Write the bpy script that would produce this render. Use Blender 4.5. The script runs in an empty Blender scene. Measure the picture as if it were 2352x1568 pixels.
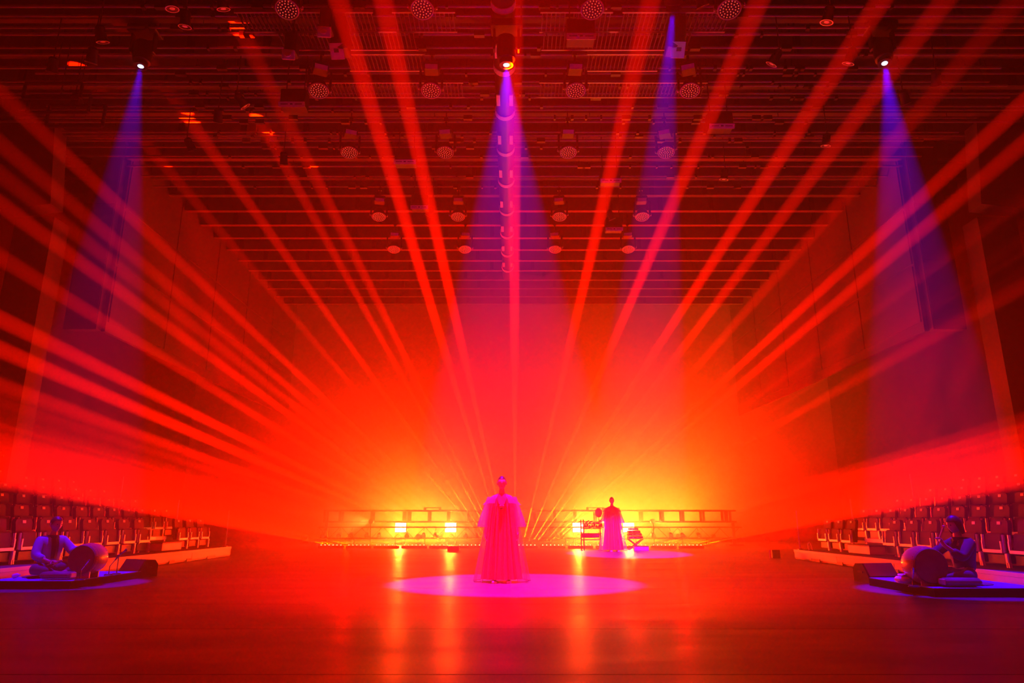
import bpy, bmesh, math, random
from mathutils import Vector, Matrix, Euler
random.seed(7)
S = bpy.context.scene
C = S.collection
PI = math.pi

# ------------------------------------------------------------------ camera
PITCH = math.atan(0.2607); H = 1.02; F = 1568.0
cd = bpy.data.cameras.new('camera'); cam = bpy.data.objects.new('camera', cd); C.objects.link(cam)
cam.location = (0, 0, H); cam.rotation_euler = (PI/2 + PITCH, 0, 0)
cd.sensor_width = 36; cd.lens = 24; cd.clip_start = .05; cd.clip_end = 200
S.camera = cam
_c, _s = math.cos(PITCH), math.sin(PITCH)

def ray(px, py):
    u = (px-1176)/F; v = (784-py)/F
    return Vector((u, _c - v*_s, v*_c + _s))

def aty(px, py, y):
    r = ray(px, py); t = y/r.y
    return Vector((r.x*t, y, H + r.z*t))

def atz(px, py, z):
    r = ray(px, py); t = (z-H)/r.z
    return Vector((r.x*t, r.y*t, z))

# ------------------------------------------------------------------ world: black hall filled with stage haze
w = bpy.data.worlds.new('hall_air'); S.world = w; w.use_nodes = True
nt = w.node_tree; nt.nodes['Background'].inputs[1].default_value = 0
vol = nt.nodes.new('ShaderNodeVolumeScatter')
vol.inputs['Density'].default_value = 0.014; vol.inputs['Anisotropy'].default_value = 0.62
nt.links.new(vol.outputs[0], nt.nodes['World Output'].inputs['Volume'])
S.view_settings.view_transform = 'Standard'; S.view_settings.look = 'None'
S.view_settings.gamma = 1; S.view_settings.use_curve_mapping = False
S.view_settings.exposure = 0.0
S.cycles.volume_bounces = 0; S.cycles.max_bounces = 3; S.cycles.diffuse_bounces = 1
S.cycles.glossy_bounces = 2; S.cycles.transparent_max_bounces = 12
S.cycles.use_denoising = True; S.cycles.use_light_tree = True
S.cycles.sample_clamp_indirect = 4.0; S.cycles.use_adaptive_sampling = True; S.cycles.adaptive_threshold = .05

# lamp powers (W): seen beams, blinders and blue spots, plus added fill lamps
RED = (1, .001, 0)
P_BEAM = 6000000
BEAM_COL = (1, .003, 0)
P_GLOW_FILL = 18500
P_WALL_FILL = 3200
P_AMBER_FILL = 2600
AMBER = (1, .36, .015)
P_BANK_FILL = 1300
P_SEAT_FILL = 9000
P_FRONT_FILL = 75000
P_BLIND = 900
BLIND_COL = (1, .26, .012)
BLUE = (.06, 0, 1)
P_BLUE = 10000

CLX, CLR, CLZ, CLH, CLD = 1.3, 12.8, 2.6, 8.7, .10   # smoke bank: centre x, half width, centre z, half height, density

def lamp(kind, p, target, col, power, parent=None, cone=60, blend=.3, r=.05, name='lamp_light'):
    l = bpy.data.lights.new(name, kind); l.color = col; l.energy = power; l.shadow_soft_size = r
    if kind == 'SPOT':
        l.spot_size = math.radians(cone); l.spot_blend = blend
    o = bpy.data.objects.new(name, l); C.objects.link(o)
    p = Vector(p); d = Vector(target) - p
    q = d.to_track_quat('-Z', 'Y')
    o.rotation_euler = q.to_euler(); o.location = p
    if parent is not None:
        base = parent.location.copy(); e = parent.rotation_euler.to_matrix()
        m = Matrix.Translation(base) @ e.to_4x4()
        o.matrix_basis = m.inverted() @ (Matrix.Translation(p) @ q.to_matrix().to_4x4())
        o.parent = parent
    return o

# ------------------------------------------------------------------ materials
MATS = {}
def mat(name, col, rough=.6, metal=0, var=.25, scale=6, bump=.0, emit=None, estr=0, coat=0):
    if name in MATS: return MATS[name]
    m = bpy.data.materials.new(name); m.use_nodes = True
    n = m.node_tree; b = n.nodes['Principled BSDF']
    tc = n.nodes.new('ShaderNodeTexCoord'); no = n.nodes.new('ShaderNodeTexNoise')
    no.inputs['Scale'].default_value = scale; no.inputs['Detail'].default_value = 4
    n.links.new(tc.outputs['Object'], no.inputs['Vector'])
    ra = n.nodes.new('ShaderNodeMix'); ra.data_type = 'RGBA'
    ra.inputs[6].default_value = (*[max(0, c*(1-var)) for c in col], 1)
    ra.inputs[7].default_value = (*[min(1, c*(1+var)) for c in col], 1)
    n.links.new(no.outputs['Fac'], ra.inputs[0]); n.links.new(ra.outputs[2], b.inputs['Base Color'])
    b.inputs['Roughness'].default_value = rough; b.inputs['Metallic'].default_value = metal
    b.inputs['Coat Weight'].default_value = coat
    if bump:
        bp = n.nodes.new('ShaderNodeBump'); bp.inputs['Strength'].default_value = bump
        bp.inputs['Distance'].default_value = .01
        n.links.new(no.outputs['Fac'], bp.inputs['Height']); n.links.new(bp.outputs[0], b.inputs['Normal'])
    if emit:
        m.cycles.emission_sampling = 'NONE'   # lamps beside the lit lenses carry their light; the wash domes have none
        b.inputs['Emission Color'].default_value = (*emit, 1); b.inputs['Emission Strength'].default_value = estr
    if rough >= 1: b.inputs['Specular IOR Level'].default_value = .05
    MATS[name] = m
    return m

def sheer(name, col, alpha):
    m = bpy.data.materials.new(name); m.use_nodes = True
    n = m.node_tree; n.nodes.clear()
    out = n.nodes.new('ShaderNodeOutputMaterial')
    t = n.nodes.new('ShaderNodeBsdfTransparent'); d = n.nodes.new('ShaderNodeBsdfDiffuse'); tr = n.nodes.new('ShaderNodeBsdfTranslucent')
    d.inputs[0].default_value = (*col, 1); tr.inputs[0].default_value = (*col, 1)
    a = n.nodes.new('ShaderNodeMixShader'); a.inputs[0].default_value = .5
    n.links.new(d.outputs[0], a.inputs[1]); n.links.new(tr.outputs[0], a.inputs[2])
    no = n.nodes.new('ShaderNodeTexNoise'); no.inputs['Scale'].default_value = 9
    mr = n.nodes.new('ShaderNodeMapRange'); mr.inputs[3].default_value = alpha-.07; mr.inputs[4].default_value = alpha+.07
    n.links.new(no.outputs['Fac'], mr.inputs[0])
    b = n.nodes.new('ShaderNodeMixShader')
    n.links.new(mr.outputs[0], b.inputs[0]); n.links.new(t.outputs[0], b.inputs[1]); n.links.new(a.outputs[0], b.inputs[2])
    n.links.new(b.outputs[0], out.inputs[0])
    return m

M_black = mat('black_paint', (.018, .018, .02), .55)
M_dark = mat('dark_metal', (.05, .05, .055), .45, .3)
M_alu = mat('truss_aluminium', (.04, .04, .04), .5, .5)
M_pale = mat('pale_metal', (.55, .54, .53), .45, .0)
M_plate = mat('pale_plate', (.95, .94, .92), .5, 0, .03)
M_pipe = mat('pipe_steel', (.30, .30, .31), .42, .2)
M_joist = mat('joist_paint', (.10, .09, .09), .7, 0, .5, 2)
M_wall = mat('wall_black', (.05, .045, .045), .85, 0, .4, 1)
M_back = mat('back_wall_paint', (.36, .35, .34), .9, 0, .15, .5)
M_panel = mat('acoustic_panel', (.09, .08, .08), .8, 0, .15, 1)
M_seat = mat('seat_fabric', (.13, .07, .07), .9, 0, .25, 8)
M_frame = mat('seat_frame_metal', (.92, .85, .8), .4, .1)
M_wood = mat('fascia_board', (.88, .66, .5), .5, 0, .12, 3)
M_deck = mat('riser_deck', (.07, .06, .06), .7, 0, .3, 5)
M_lens = mat('led_dome', (.95, .95, .95), .3, 0, .03)
M_dome_glow = mat('led_dome_painted_glow', (.95, .5, .4), .3, 0, .05, 6, 0, emit=(1, .10, .05), estr=.6)  # weak emission stands in for the glow these domes reflect
M_rim = mat('lens_rim', (.75, .75, .75), .35, .2)
M_skin = mat('skin', (.50, .33, .25), .55, 0, .1, 20)
M_hair = mat('dark_hair', (.02, .016, .015), .45, 0, .3, 60, .3)
M_robe = mat('robe_cloth', (.60, .03, .08), .75, 0, .12, 6, .2)
M_jacket = mat('jacket_cloth', (.22, .28, .60), .85, 0, .2, 9, .2)
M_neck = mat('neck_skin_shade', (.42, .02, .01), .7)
M_riser = mat('riser_black_cloth', (.02, .02, .022), 1.0)
M_djacket = mat('dark_jacket_cloth', (.07, .065, .07), .85, 0, .2, 9, .2)
M_shirt = mat('dark_shirt', (.03, .028, .03), .85)
M_trous = mat('dark_trousers', (.10, .10, .12), .85, 0, .2, 9, .2)
M_drum = mat('drum_shell_lacquer', (.45, .22, .12), .3, 0, .2, 12, 0, coat=.4)
M_drumhead = mat('drum_hide', (.14, .11, .09), .7, 0, .3, 14)
M_brass = mat('stud_brass', (.7, .55, .3), .3, .8)
M_mat = mat('riser_mat', (.16, .2, .55), 1.0, 0, .2, 7)
M_pad = mat('padded_vinyl', (.16, .13, .13), .6)
M_tan = mat('tan_wood', (.6, .4, .25), .5)
M_white = mat('white_cloth', (.8, .8, .8), .8)
M_bl = mat('blinder_glass', (.9, .85, .7), .3, 0, .05, 6, 0, emit=(1, .80, .45), estr=14)
M_ledred = mat('beam_lens_glow', (.9, .5, .3), .3, 0, .05, 6, 0, emit=(1, .42, .16), estr=9)
M_bluelens = mat('blue_lens_glow', (.01, .01, .02), .5, 0, .05, 6, 0, emit=(.05, .03, 1), estr=4)
M_bluecore = mat('blue_lens_core', (.01, .01, .02), .5, 0, .05, 6, 0, emit=(.6, .72, 1), estr=6)
M_green = mat('green_power_led', (.4, .9, .2), .3, 0, .05, 6, 0, emit=(.75, 1, .15), estr=3)
M_sheer = sheer('sheer_organza', (.85, .4, .4), .26)
M_sheer2 = sheer('sheer_organza_dense', (.8, .45, .45), .62)

# stage vinyl: satin black, scuffed
mv = bpy.data.materials.new('stage_vinyl'); mv.use_nodes = True
n = mv.node_tree; b = n.nodes['Principled BSDF']
tc = n.nodes.new('ShaderNodeTexCoord'); mp = n.nodes.new('ShaderNodeMapping'); mp.inputs['Scale'].default_value = (.5, 1.3, 1)
no = n.nodes.new('ShaderNodeTexNoise'); no.inputs['Scale'].default_value = 1.2; no.inputs['Detail'].default_value = 7; no.inputs['Roughness'].default_value = .6
n.links.new(tc.outputs['Object'], mp.inputs[0]); n.links.new(mp.outputs[0], no.inputs['Vector'])
mr = n.nodes.new('ShaderNodeMapRange'); mr.inputs[1].default_value = .3; mr.inputs[2].default_value = .75
mr.inputs[3].default_value = .30; mr.inputs[4].default_value = .46
n.links.new(no.outputs['Fac'], mr.inputs[0]); n.links.new(mr.outputs[0], b.inputs['Roughness'])
cr = n.nodes.new('ShaderNodeMapRange'); cr.inputs[3].default_value = .09; cr.inputs[4].default_value = .19
n.links.new(no.outputs['Fac'], cr.inputs[0])
cc = n.nodes.new('ShaderNodeCombineColor')
for k in range(3): n.links.new(cr.outputs[0], cc.inputs[k])
n.links.new(cc.outputs[0], b.inputs['Base Color'])
n2 = n.nodes.new('ShaderNodeTexNoise'); n2.inputs['Scale'].default_value = 14; n2.inputs['Detail'].default_value = 3
n.links.new(mp.outputs[0], n2.inputs['Vector'])
bp = n.nodes.new('ShaderNodeBump'); bp.inputs['Strength'].default_value = .12; bp.inputs['Distance'].default_value = .004
n.links.new(n2.outputs['Fac'], bp.inputs['Height']); n.links.new(bp.outputs[0], b.inputs['Normal'])
M_vinyl = mv

# ------------------------------------------------------------------ mesh helpers
class MB:
    def __init__(s): s.v = []; s.f = []
    def add(s, vs, fs):
        k = len(s.v); s.v += [tuple(x) for x in vs]; s.f += [tuple(i+k for i in f) for f in fs]; return s
    def box(s, c, d, rot=None, bev=0):
        x, y, z = d[0]/2, d[1]/2, d[2]/2
        if bev:
            g = min(bev, x*.9, y*.9, z*.9)
            # chamfered box: 24 verts
            vs = []; fs = []
            for sx in (-1, 1):
                for sy in (-1, 1):
                    for sz in (-1, 1):
                        vs += [Vector((sx*x, sy*(y-g), sz*(z-g))), Vector((sx*(x-g), sy*y, sz*(z-g))), Vector((sx*(x-g), sy*(y-g), sz*z))]
            bm = bmesh.new()
            for q in vs: bm.verts.new(q)
            r = bmesh.ops.convex_hull(bm, input=bm.verts)
            bm.verts.index_update()
            vs = [q.co.copy() for q in bm.verts]; fs = [[q.index for q in f.verts] for f in bm.faces]
            bm.free()
        else:
            vs = [Vector((sx*x, sy*y, sz*z)) for sx in (-1, 1) for sy in (-1, 1) for sz in (-1, 1)]
            fs = [(0, 1, 3, 2), (4, 6, 7, 5), (0, 4, 5, 1), (2, 3, 7, 6), (0, 2, 6, 4), (1, 5, 7, 3)]
        if rot is not None:
            m = rot if isinstance(rot, Matrix) else Euler(rot).to_matrix()
            vs = [m @ q for q in vs]
        c = Vector(c)
        return s.add([q + c for q in vs], fs)
    def tube(s, p, q, r, n=8, r2=None, cap=True):
        p = Vector(p); q = Vector(q); r2 = r if r2 is None else r2
        d = (q-p); 
        if d.length < 1e-6: return s
        m = d.to_track_quat('Z', 'Y').to_matrix()
        vs = [p + m @ Vector((r*math.cos(2*PI*i/n), r*math.sin(2*PI*i/n), 0)) for i in range(n)]
        vs += [q + m @ Vector((r2*math.cos(2*PI*i/n), r2*math.sin(2*PI*i/n), 0)) for i in range(n)]
        fs = [(i, (i+1) % n, n+(i+1) % n, n+i) for i in range(n)]
        if cap: fs += [tuple(range(n))[::-1], tuple(range(n, 2*n))]
        return s.add(vs, fs)
    def path(s, pts, r, n=6):
        for a, b_ in zip(pts, pts[1:]): s.tube(a, b_, r, n)
        return s
    def lathe(s, prof, n=16, m=None, cap=True):
        m = m or Matrix.Identity(4)
        vs = [m @ Vector((r*math.cos(2*PI*i/n), r*math.sin(2*PI*i/n), z)) for r, z in prof for i in range(n)]
        fs = [(j*n+i, j*n+(i+1) % n, (j+1)*n+(i+1) % n, (j+1)*n+i) for j in range(len(prof)-1) for i in range(n)]
        if cap: fs += [tuple(range(n))[::-1], tuple(range((len(prof)-1)*n, len(prof)*n))]
        return s.add(vs, fs)
    def loft(s, rings, cap=False, closed=True):
        n = len(rings[0]); vs = [p for r in rings for p in r]
        e = n if closed else n-1
        fs = [(j*n+i, j*n+(i+1) % n, (j+1)*n+(i+1) % n, (j+1)*n+i) for j in range(len(rings)-1) for i in range(e)]
        if cap: fs += [tuple(range(n))[::-1], tuple(range((len(rings)-1)*n, len(rings)*n))]
        return s.add(vs, fs)
    def ball(s, c, r, n=10, k=6):
        c = Vector(c); r = Vector(r) if hasattr(r, '__len__') else Vector((r, r, r))
        rings = [[c + Vector((r.x*math.sin(PI*j/k)*math.cos(2*PI*i/n), r.y*math.sin(PI*j/k)*math.sin(2*PI*i/n), -r.z*math.cos(PI*j/k))) for i in range(n)] for j in range(1, k)]
        k0 = len(s.v); s.loft(rings)
        s.v += [tuple(c - Vector((0, 0, r.z))), tuple(c + Vector((0, 0, r.z)))]
        a = len(s.v)-2; l = k0 + (k-2)*n
        s.f += [(a, k0+(i+1) % n, k0+i) for i in range(n)] + [(a+1, l+i, l+(i+1) % n) for i in range(n)]
        return s
    def build(s, name, m, parent=None, smooth=False, loc=None, label=None, stuff=False):
        me = bpy.data.meshes.new(name); me.from_pydata(s.v, [], s.f); me.materials.append(m)
        bm = bmesh.new(); bm.from_mesh(me); bmesh.ops.recalc_face_normals(bm, faces=bm.faces); bm.to_mesh(me); bm.free()
        if smooth:
            me.polygons.foreach_set('use_smooth', [True]*len(me.polygons)); me.update()
            try: me.set_sharp_from_angle(angle=math.radians(40))
            except Exception: pass
        o = bpy.data.objects.new(name, me); C.objects.link(o)
        if parent: o.parent = parent
        if loc is not None: o.location = loc
        if label: o['label'] = label
        if stuff: o['kind'] = 'stuff'
        return o

def thing(name, label, cat, loc=(0, 0, 0), rz=0, group=None, rot=None):
    o = bpy.data.objects.new(name, None); C.objects.link(o); o.empty_display_size = .1
    o.location = loc; o.rotation_euler = rot if rot else (0, 0, rz)
    o['label'] = label; o['category'] = cat
    if group: o['group'] = group
    return o

def tag(o, label, cat, group=None):
    o['label'] = label; o['category'] = cat
    if group: o['group'] = group
    return o

def struct(name, mb, m, parent=None, smooth=False):
    o = mb.build(name, m, parent, smooth)
    if parent is None: o['kind'] = 'structure'
    return o

def drop(y):
    """height a hanger reaches: the flange of a joist when one is right above, else the ceiling"""
    k = round((y-7.6)/1.15)
    return 11.178 if abs(y-(7.6+1.15*k)) < .11 and 0 <= k < 22 else 12.998

def kids(o): return [c for c in C.objects if c.parent == o]
def dup(root, loc, rz, label, group=None, rot=None, ch=None):
    r = root.copy(); C.objects.link(r); r.location = loc; r.rotation_euler = rot if rot else (0, 0, rz)
    r['label'] = label
    if group: r['group'] = group
    for c, subs in (ch if ch is not None else tree(root)):
        d = c.copy(); C.objects.link(d); d.parent = r
        for g in subs:
            e = g.copy(); C.objects.link(e); e.parent = d
    return r
def tree(root): return [(c, kids(c)) for c in kids(root)]

ORD = ['first', 'second', 'third', 'fourth', 'fifth', 'sixth', 'seventh', 'eighth', 'ninth', 'tenth', 'eleventh', 'twelfth',
       'thirteenth', 'fourteenth', 'fifteenth', 'sixteenth', 'seventeenth', 'eighteenth', 'nineteenth', 'twentieth',
       'twenty-first', 'twenty-second', 'twenty-third', 'twenty-fourth', 'twenty-fifth', 'twenty-sixth', 'twenty-seventh', 'twenty-eighth']

# ------------------------------------------------------------------ the hall shell
fl = struct('floor', MB().box((0, 15.5, -.10), (32, 39, .2)), M_vinyl)
ys = [-1.0] + [1.05 + 2*k for k in range(14)]
for a, b_ in zip(ys, ys[1:]):
    MB().box((0, (a+b_)/2, .0015), (13.6, b_-a-.012, .003)).build('floor_sheet', M_vinyl, fl)
struct('ceiling', MB().box((0, 15.5, 13.1), (32, 39, .2)), M_wall)
struct('wall_back', MB().box((0, 34.1, 6.5), (32, .2, 13)), M_back)
struct('wall_left', MB().box((-16.1, 15.5, 6.5), (.2, 39, 13)), M_wall)
struct('wall_right', MB().box((16.1, 15.5, 6.5), (.2, 39, 13)), M_wall)
for sx, nm, wx, cx in ((-1, 'trim_1', -12.15, -11.8), (1, 'trim_2', 12.3, 12.0)):
    # upper side wall that returns towards the seats, open below
    o = struct(nm, MB().box((wx - sx*.45, 17.9, 8.9), (.9, .25, 5.8)).box((wx - sx*.95, 25.9, 8.9), (.12, 15.8, 5.8)), M_panel)
    for k in range(3):
        MB().box((wx - sx*.45, 17.76, 7.1+1.7*k), (.86, .03, 1.62)).build('panel', M_panel, o)
        for j in range(5):
            MB().box((wx - sx*1.02, 19.6+3.1*j, 7.1+1.7*k), (.03, 3.04, 1.62)).build('panel', M_panel, o)
    struct(nm.replace('1', '3').replace('2', '4'), MB().box((cx + sx*.55, 16.6, 4.3), (1.0, .6, 8.6)).box((cx+sx*.9, 16.2, 9.9), (1.6, .5, 2.4), (0, sx*.12, 0)), M_panel)

# ------------------------------------------------------------------ ceiling grid: joists and pipes
jn = 0
for k in range(22):
    y = 7.6 + 1.15*k
    t = thing('roof_joist', f'dark roof joist spanning the hall, {ORD[k]} from the front', 'joist', (0, y, 11.45), 0, 'roof joists')
    MB().box((0, 0, 0), (29, .03, .5)).build('web', M_joist, t)
    MB().box((0, 0, -.26), (29, .16, .025)).build('flange', M_joist, t)
    MB().box((0, 0, .26), (29, .16, .025)).build('flange', M_joist, t)
    off = (k*.53) % 1.7
    if k == 0: stf = MB().box((0, -.055, 0), (.14, .08, .48)).build('stiffener', M_black, t, loc=(-13.4, 0, 0))
    for q in range(1 if k == 0 else 0, 16):
        c = stf.copy(); C.objects.link(c); c.parent = t; c.location = (-13.4+off+1.72*q, 0, 0)
py_lines = [14, 36, 63, 78, 109, 125, 155, 168, 187, 196, 214, 223, 243, 252, 270, 279, 303, 311, 322, 337, 358, 381, 404, 428]
GRATES = ((49, -1.9, -.9), (49, .45, 1.6), (49, 1.75, 3.5), (49, -4.4, -2.2), (92, -3.9, -1.6), (92, .5, 3.0), (142, -2.9, -1.5), (142, 1.3, 2.6), (205, .5, 3.6), (205, -3.8, -.9))
GY = [(atz(1176, g_[0], 10.75).y, g_[1]*1.25-.05, g_[2]*1.25+.05) for g_ in GRATES]
def under_grate(x, y): return any(abs(y-gy) < .34 and ga_ <= x <= gb_ for gy, ga_, gb_ in GY)
for i, py in enumerate(py_lines):
    z = 11.0
    p = atz(1176, py, z)
    x0 = -13.5 + random.uniform(0, 2.5); x1 = 13.5 - random.uniform(0, 2.5)
    r = .028 if i % 3 else .035
    t = thing('lighting_pipe', f'thin steel lighting pipe hung below the joists, {ORD[i]} from the front', 'pipe', (0, p.y, z), 0, 'lighting pipes')
    MB().tube((x0, 0, 0), (x1, 0, 0), r, 8).build('tube', M_pipe, t, True)
    h = MB()
    for q in range(6):
        xx = -11 + 4.4*q + random.uniform(-.3, .3)
        while under_grate(xx, p.y): xx += .15
        h.tube((xx, 0, r), (xx, 0, drop(p.y)-z), .008, 5)
    h.build('hanger_wire', M_dark, t, stuff=True)
    cl = MB()
    for q in range(14):
        xx = random.uniform(-8, 8); cl.box((xx, 0, -.01), (random.choice((.05, .07, .22)), .09, .11))
    cl.build('clamp', M_dark, t, stuff=True)
for i, (py, xa, xb) in enumerate(GRATES):
    p = atz(1176, py, 10.75)
    t = thing('grating', f'ribbed walkway grating over the pipes, number {ORD[i]} listed along the grid', 'grating', ((xa+xb)/2*1.25, p.y, 10.75), 0, 'walkway gratings')
    t['label'] = f'ribbed steel walkway grating, {ORD[i]} of the pieces above the pipes'
    W = (xb-xa)*1.25
    MB().box((0, -.28, 0), (W, .04, .07)).box((0, .28, 0), (W, .04, .07)).build('edge_rail', M_pipe, t)
    g = MB(); nb = int(W/.085)
    for q in range(nb): g.box((-W/2 + W*(q+.5)/nb, 0, 0), (.02, .54, .045))
    g.build('bars', M_joist, t, stuff=True)
    hz = drop(p.y)-10.75
    MB().tube((-W/2+.1, 0, .02), (-W/2+.1, 0, hz), .01).build('hanger', M_dark, t)
    MB().tube((W/2-.1, 0, .02), (W/2-.1, 0, hz), .01).build('hanger', M_dark, t)

# hanging moving wash lights, four columns
def wash_head():
    # clamp and rod reach up to the roof
    t = thing('wash_light', 'x', 'stage light')
    MB().box((0, 0, .52), (.34, .30, .20), bev=.03).build('base', M_black, t)
    MB().box((0, -.155, .455), (.27, .01, .10), (.5, 0, 0)).build('name_plate', M_plate, t)
    MB().tube((0, 0, .62), (0, 0, .86), .03, 8).box((0, 0, .88), (.10, .08, .10)).build('clamp', M_dark, t)
    for sx in (-1, 1):
        MB().box((sx*.235, 0, .22), (.045, .13, .48), bev=.015).build('yoke_arm', M_black, t)
        MB().tube((sx*.20, 0, .02), (sx*.275, 0, .02), .035, 10).build('pivot', M_rim, t)
    tilt = Matrix.Rotation(math.radians(-16), 4, 'X')
    hd = MB().lathe([(.05, .22), (.13, .20), (.17, .10), (.195, 0), (.205, -.03)], 20, tilt).build('head', M_black, t, True)
    MB().lathe([(.205, -.03), (.215, -.045), (.205, -.06), (.19, -.06), (.19, -.03)], 24, tilt, False).build('rim', M_rim, hd, True)
    MB().lathe([(.001, -.04), (.19, -.04)], 24, tilt, False).build('face', M_dark, hd)
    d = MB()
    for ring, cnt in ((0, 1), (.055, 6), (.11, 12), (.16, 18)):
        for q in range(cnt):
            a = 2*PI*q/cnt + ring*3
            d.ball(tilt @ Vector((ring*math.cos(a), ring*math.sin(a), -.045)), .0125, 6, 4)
    d.build('led_dome', M_dome_glow, hd, True, stuff=True)
    return t
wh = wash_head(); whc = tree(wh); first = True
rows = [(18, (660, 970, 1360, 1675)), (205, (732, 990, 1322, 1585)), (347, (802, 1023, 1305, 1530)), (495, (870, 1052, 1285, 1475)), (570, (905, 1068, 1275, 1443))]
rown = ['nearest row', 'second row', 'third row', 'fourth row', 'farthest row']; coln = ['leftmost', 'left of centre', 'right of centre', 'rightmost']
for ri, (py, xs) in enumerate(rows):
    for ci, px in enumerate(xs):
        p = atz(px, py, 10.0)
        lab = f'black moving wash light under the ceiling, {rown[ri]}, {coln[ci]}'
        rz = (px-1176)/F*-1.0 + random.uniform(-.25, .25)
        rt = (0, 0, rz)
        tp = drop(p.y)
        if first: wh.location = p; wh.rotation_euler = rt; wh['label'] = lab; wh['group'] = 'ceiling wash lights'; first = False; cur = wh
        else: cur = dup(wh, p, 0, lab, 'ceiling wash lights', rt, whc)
        MB().tube((0, 0, .93), (0, 0, tp-p.z), .014, 6).build('drop_rod', M_dark, cur)

# hanging boxes with a pale underside plate
for i, (px, py, wpx, nm) in enumerate(((1335, 84, 68, 'just above the second row of wash lights, right of centre'), (670, 240, 60, 'left, between the two left lamp columns'), (930, 372, 50, 'left of the central duct'),
                                   (963, 476, 40, 'small and far, left of the duct'), (1658, 290, 58, 'far right of the wash lights'), (1403, 415, 48, 'crossed by a red beam, right of the duct'), (1411, 526, 40, 'small and far, right of the duct'))):
    p = atz(px, py, 9.75); t_ = (p - Vector((0, 0, H))).y/ray(px, py).y; wd = wpx*t_/F
    t = thing('hung_loudspeaker', f'black hung loudspeaker, {nm}', 'loudspeaker', p, 0, 'hung loudspeakers')
    MB().box((0, .16, .20), (wd*.96, .30, .42), bev=.015).build('cabinet', M_black, t)
    MB().box((0, -.01, .0), (wd, .03, .11), (.5, 0, 0)).build('front_plate', M_plate, t)
    MB().box((-wd*.27, -.028, -.005), (wd*.28, .01, .016), (.5, 0, 0)).box((wd*.27, -.028, -.005), (wd*.28, .01, .016), (.5, 0, 0)).box((0, -.028, -.003), (wd*.1, .01, .03), (.5, 0, 0)).build('slot', M_dark, t)
    hz = drop(p.y+.16)-p.z
    for sx in (-1, 1): MB().tube((sx*wd*.35, .16, .40), (sx*wd*.35, .16, hz), .012).build('hanger', M_dark, t)
for px, py, s_, nm in ((775, 120, -1, 'left'), (1557, 117, 1, 'right')):
    p = atz(px, py, 9.9)
    t = thing('effect_projector', f'black projector with square pale plate, {nm} of the central duct', 'stage light', p, 0)
    MB().box((0, .1, .42), (.34, .34, .75), (0, s_*.12, 0), bev=.02).build('body', M_black, t)
    MB().box((0, -.03, .0), (.26, .02, .30), (.45, s_*.25, s_*-.3)).build('square_plate', M_plate, t)
    MB().box((s_*.01, -.05, .0), (.09, .02, .07), (.45, s_*.25, s_*-.3)).build('aperture', M_black, t)
    MB().tube((0, .1, .78), (0, .1, drop(p.y+.1)-p.z), .02).build('drop_rod', M_dark, t)
for px, py, nm in ((663, 127, 'far left with a rounded square lens'), (745, 75, 'by the leftmost steep beam')):
    p = atz(px, py, 9.9)
    t = thing('profile_light', f'small black ceiling spotlight {nm}', 'stage light', p, 0)
    MB().box((0, .12, .32), (.24, .26, .5), bev=.03).build('body', M_black, t)
    ln = MB().box((0, -.02, .0), (.26, .04, .2), (.5, 0, .1), bev=.04).build('lens_frame', M_rim, t)
    MB().ball((0, -.045, -.01), (.07, .02, .06), 12, 6).build('lens', M_lens, ln, True)
    MB().tube((0, .12, .55), (0, .12, drop(p.y+.12)-p.z), .02).build('drop_rod', M_dark, t)

# central ringed duct running away under the grid
t = thing('cable_duct', 'long round black duct with pale rings above the centre of the stage', 'duct', (-.17, 17, 10.72))
MB().tube((0, -8.5, 0), (0, 9.5, 0), .22, 16).build('tube', M_black, t, True)
for k in range(9):
    yy = atz(1160, (30, 173, 275, 358, 430, 495, 548, 590, 625)[k], 10.46).y - 17
    mtx = Matrix.Translation((0, yy, 0)) @ Matrix.Rotation(PI/2, 4, 'X')
    MB().lathe([(.225, -.08), (.245, -.08), (.245, .08), (.225, .08)], 22, mtx, False).build('strap_ring', M_plate, t)
    for sx in (-1, 1):
        MB().box((sx*.15, yy-.75, -.225), (.085, .42, .03)).build('label_plate', M_plate, t)
    MB().tube((0, yy, .25), (0, yy, drop(yy+17)-10.72), .012).build('hanger', M_dark, t)

# small scattered fittings on the left side of the grid
for i, (px, py, wd, hh) in enumerate(((118, 225, 1.2, .35), (132, 258, 1.3, .4), (170, 290, 1.2, .5))):
    p = atz(px, py, 9.6 - .25*i)
    t = thing('hanging_frame', f'empty rectangular tube frame by the left wall, {ORD[i]} from the top', 'frame', p, 0, 'tube frames by the left wall')
    for a, b_ in (((-wd/2, 0, 0), (wd/2, 0, 0)), ((wd/2, 0, 0), (wd/2, 0, hh)), ((wd/2, 0, hh), (-wd/2, 0, hh)), ((-wd/2, 0, hh), (-wd/2, 0, 0))):
        MB().tube(a, b_, .035).build('tube', M_black, t)
    MB().tube((0, 0, hh), (0, 0, drop(p.y)-p.z), .01).build('hanger', M_dark, t)
spl = [(235, 90), (210, 138), (395, 14), (425, 55), (512, 14), (560, 240), (500, 275), (440, 340), (652, 372), (985, 492), (1663, 408), (1897, 330), (1950, 140), (1775, 142), (2080, 232), (1405, 500), (2150, 190), (1612, 8), (1900, 45), (120, 160), (180, 235)]
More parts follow.
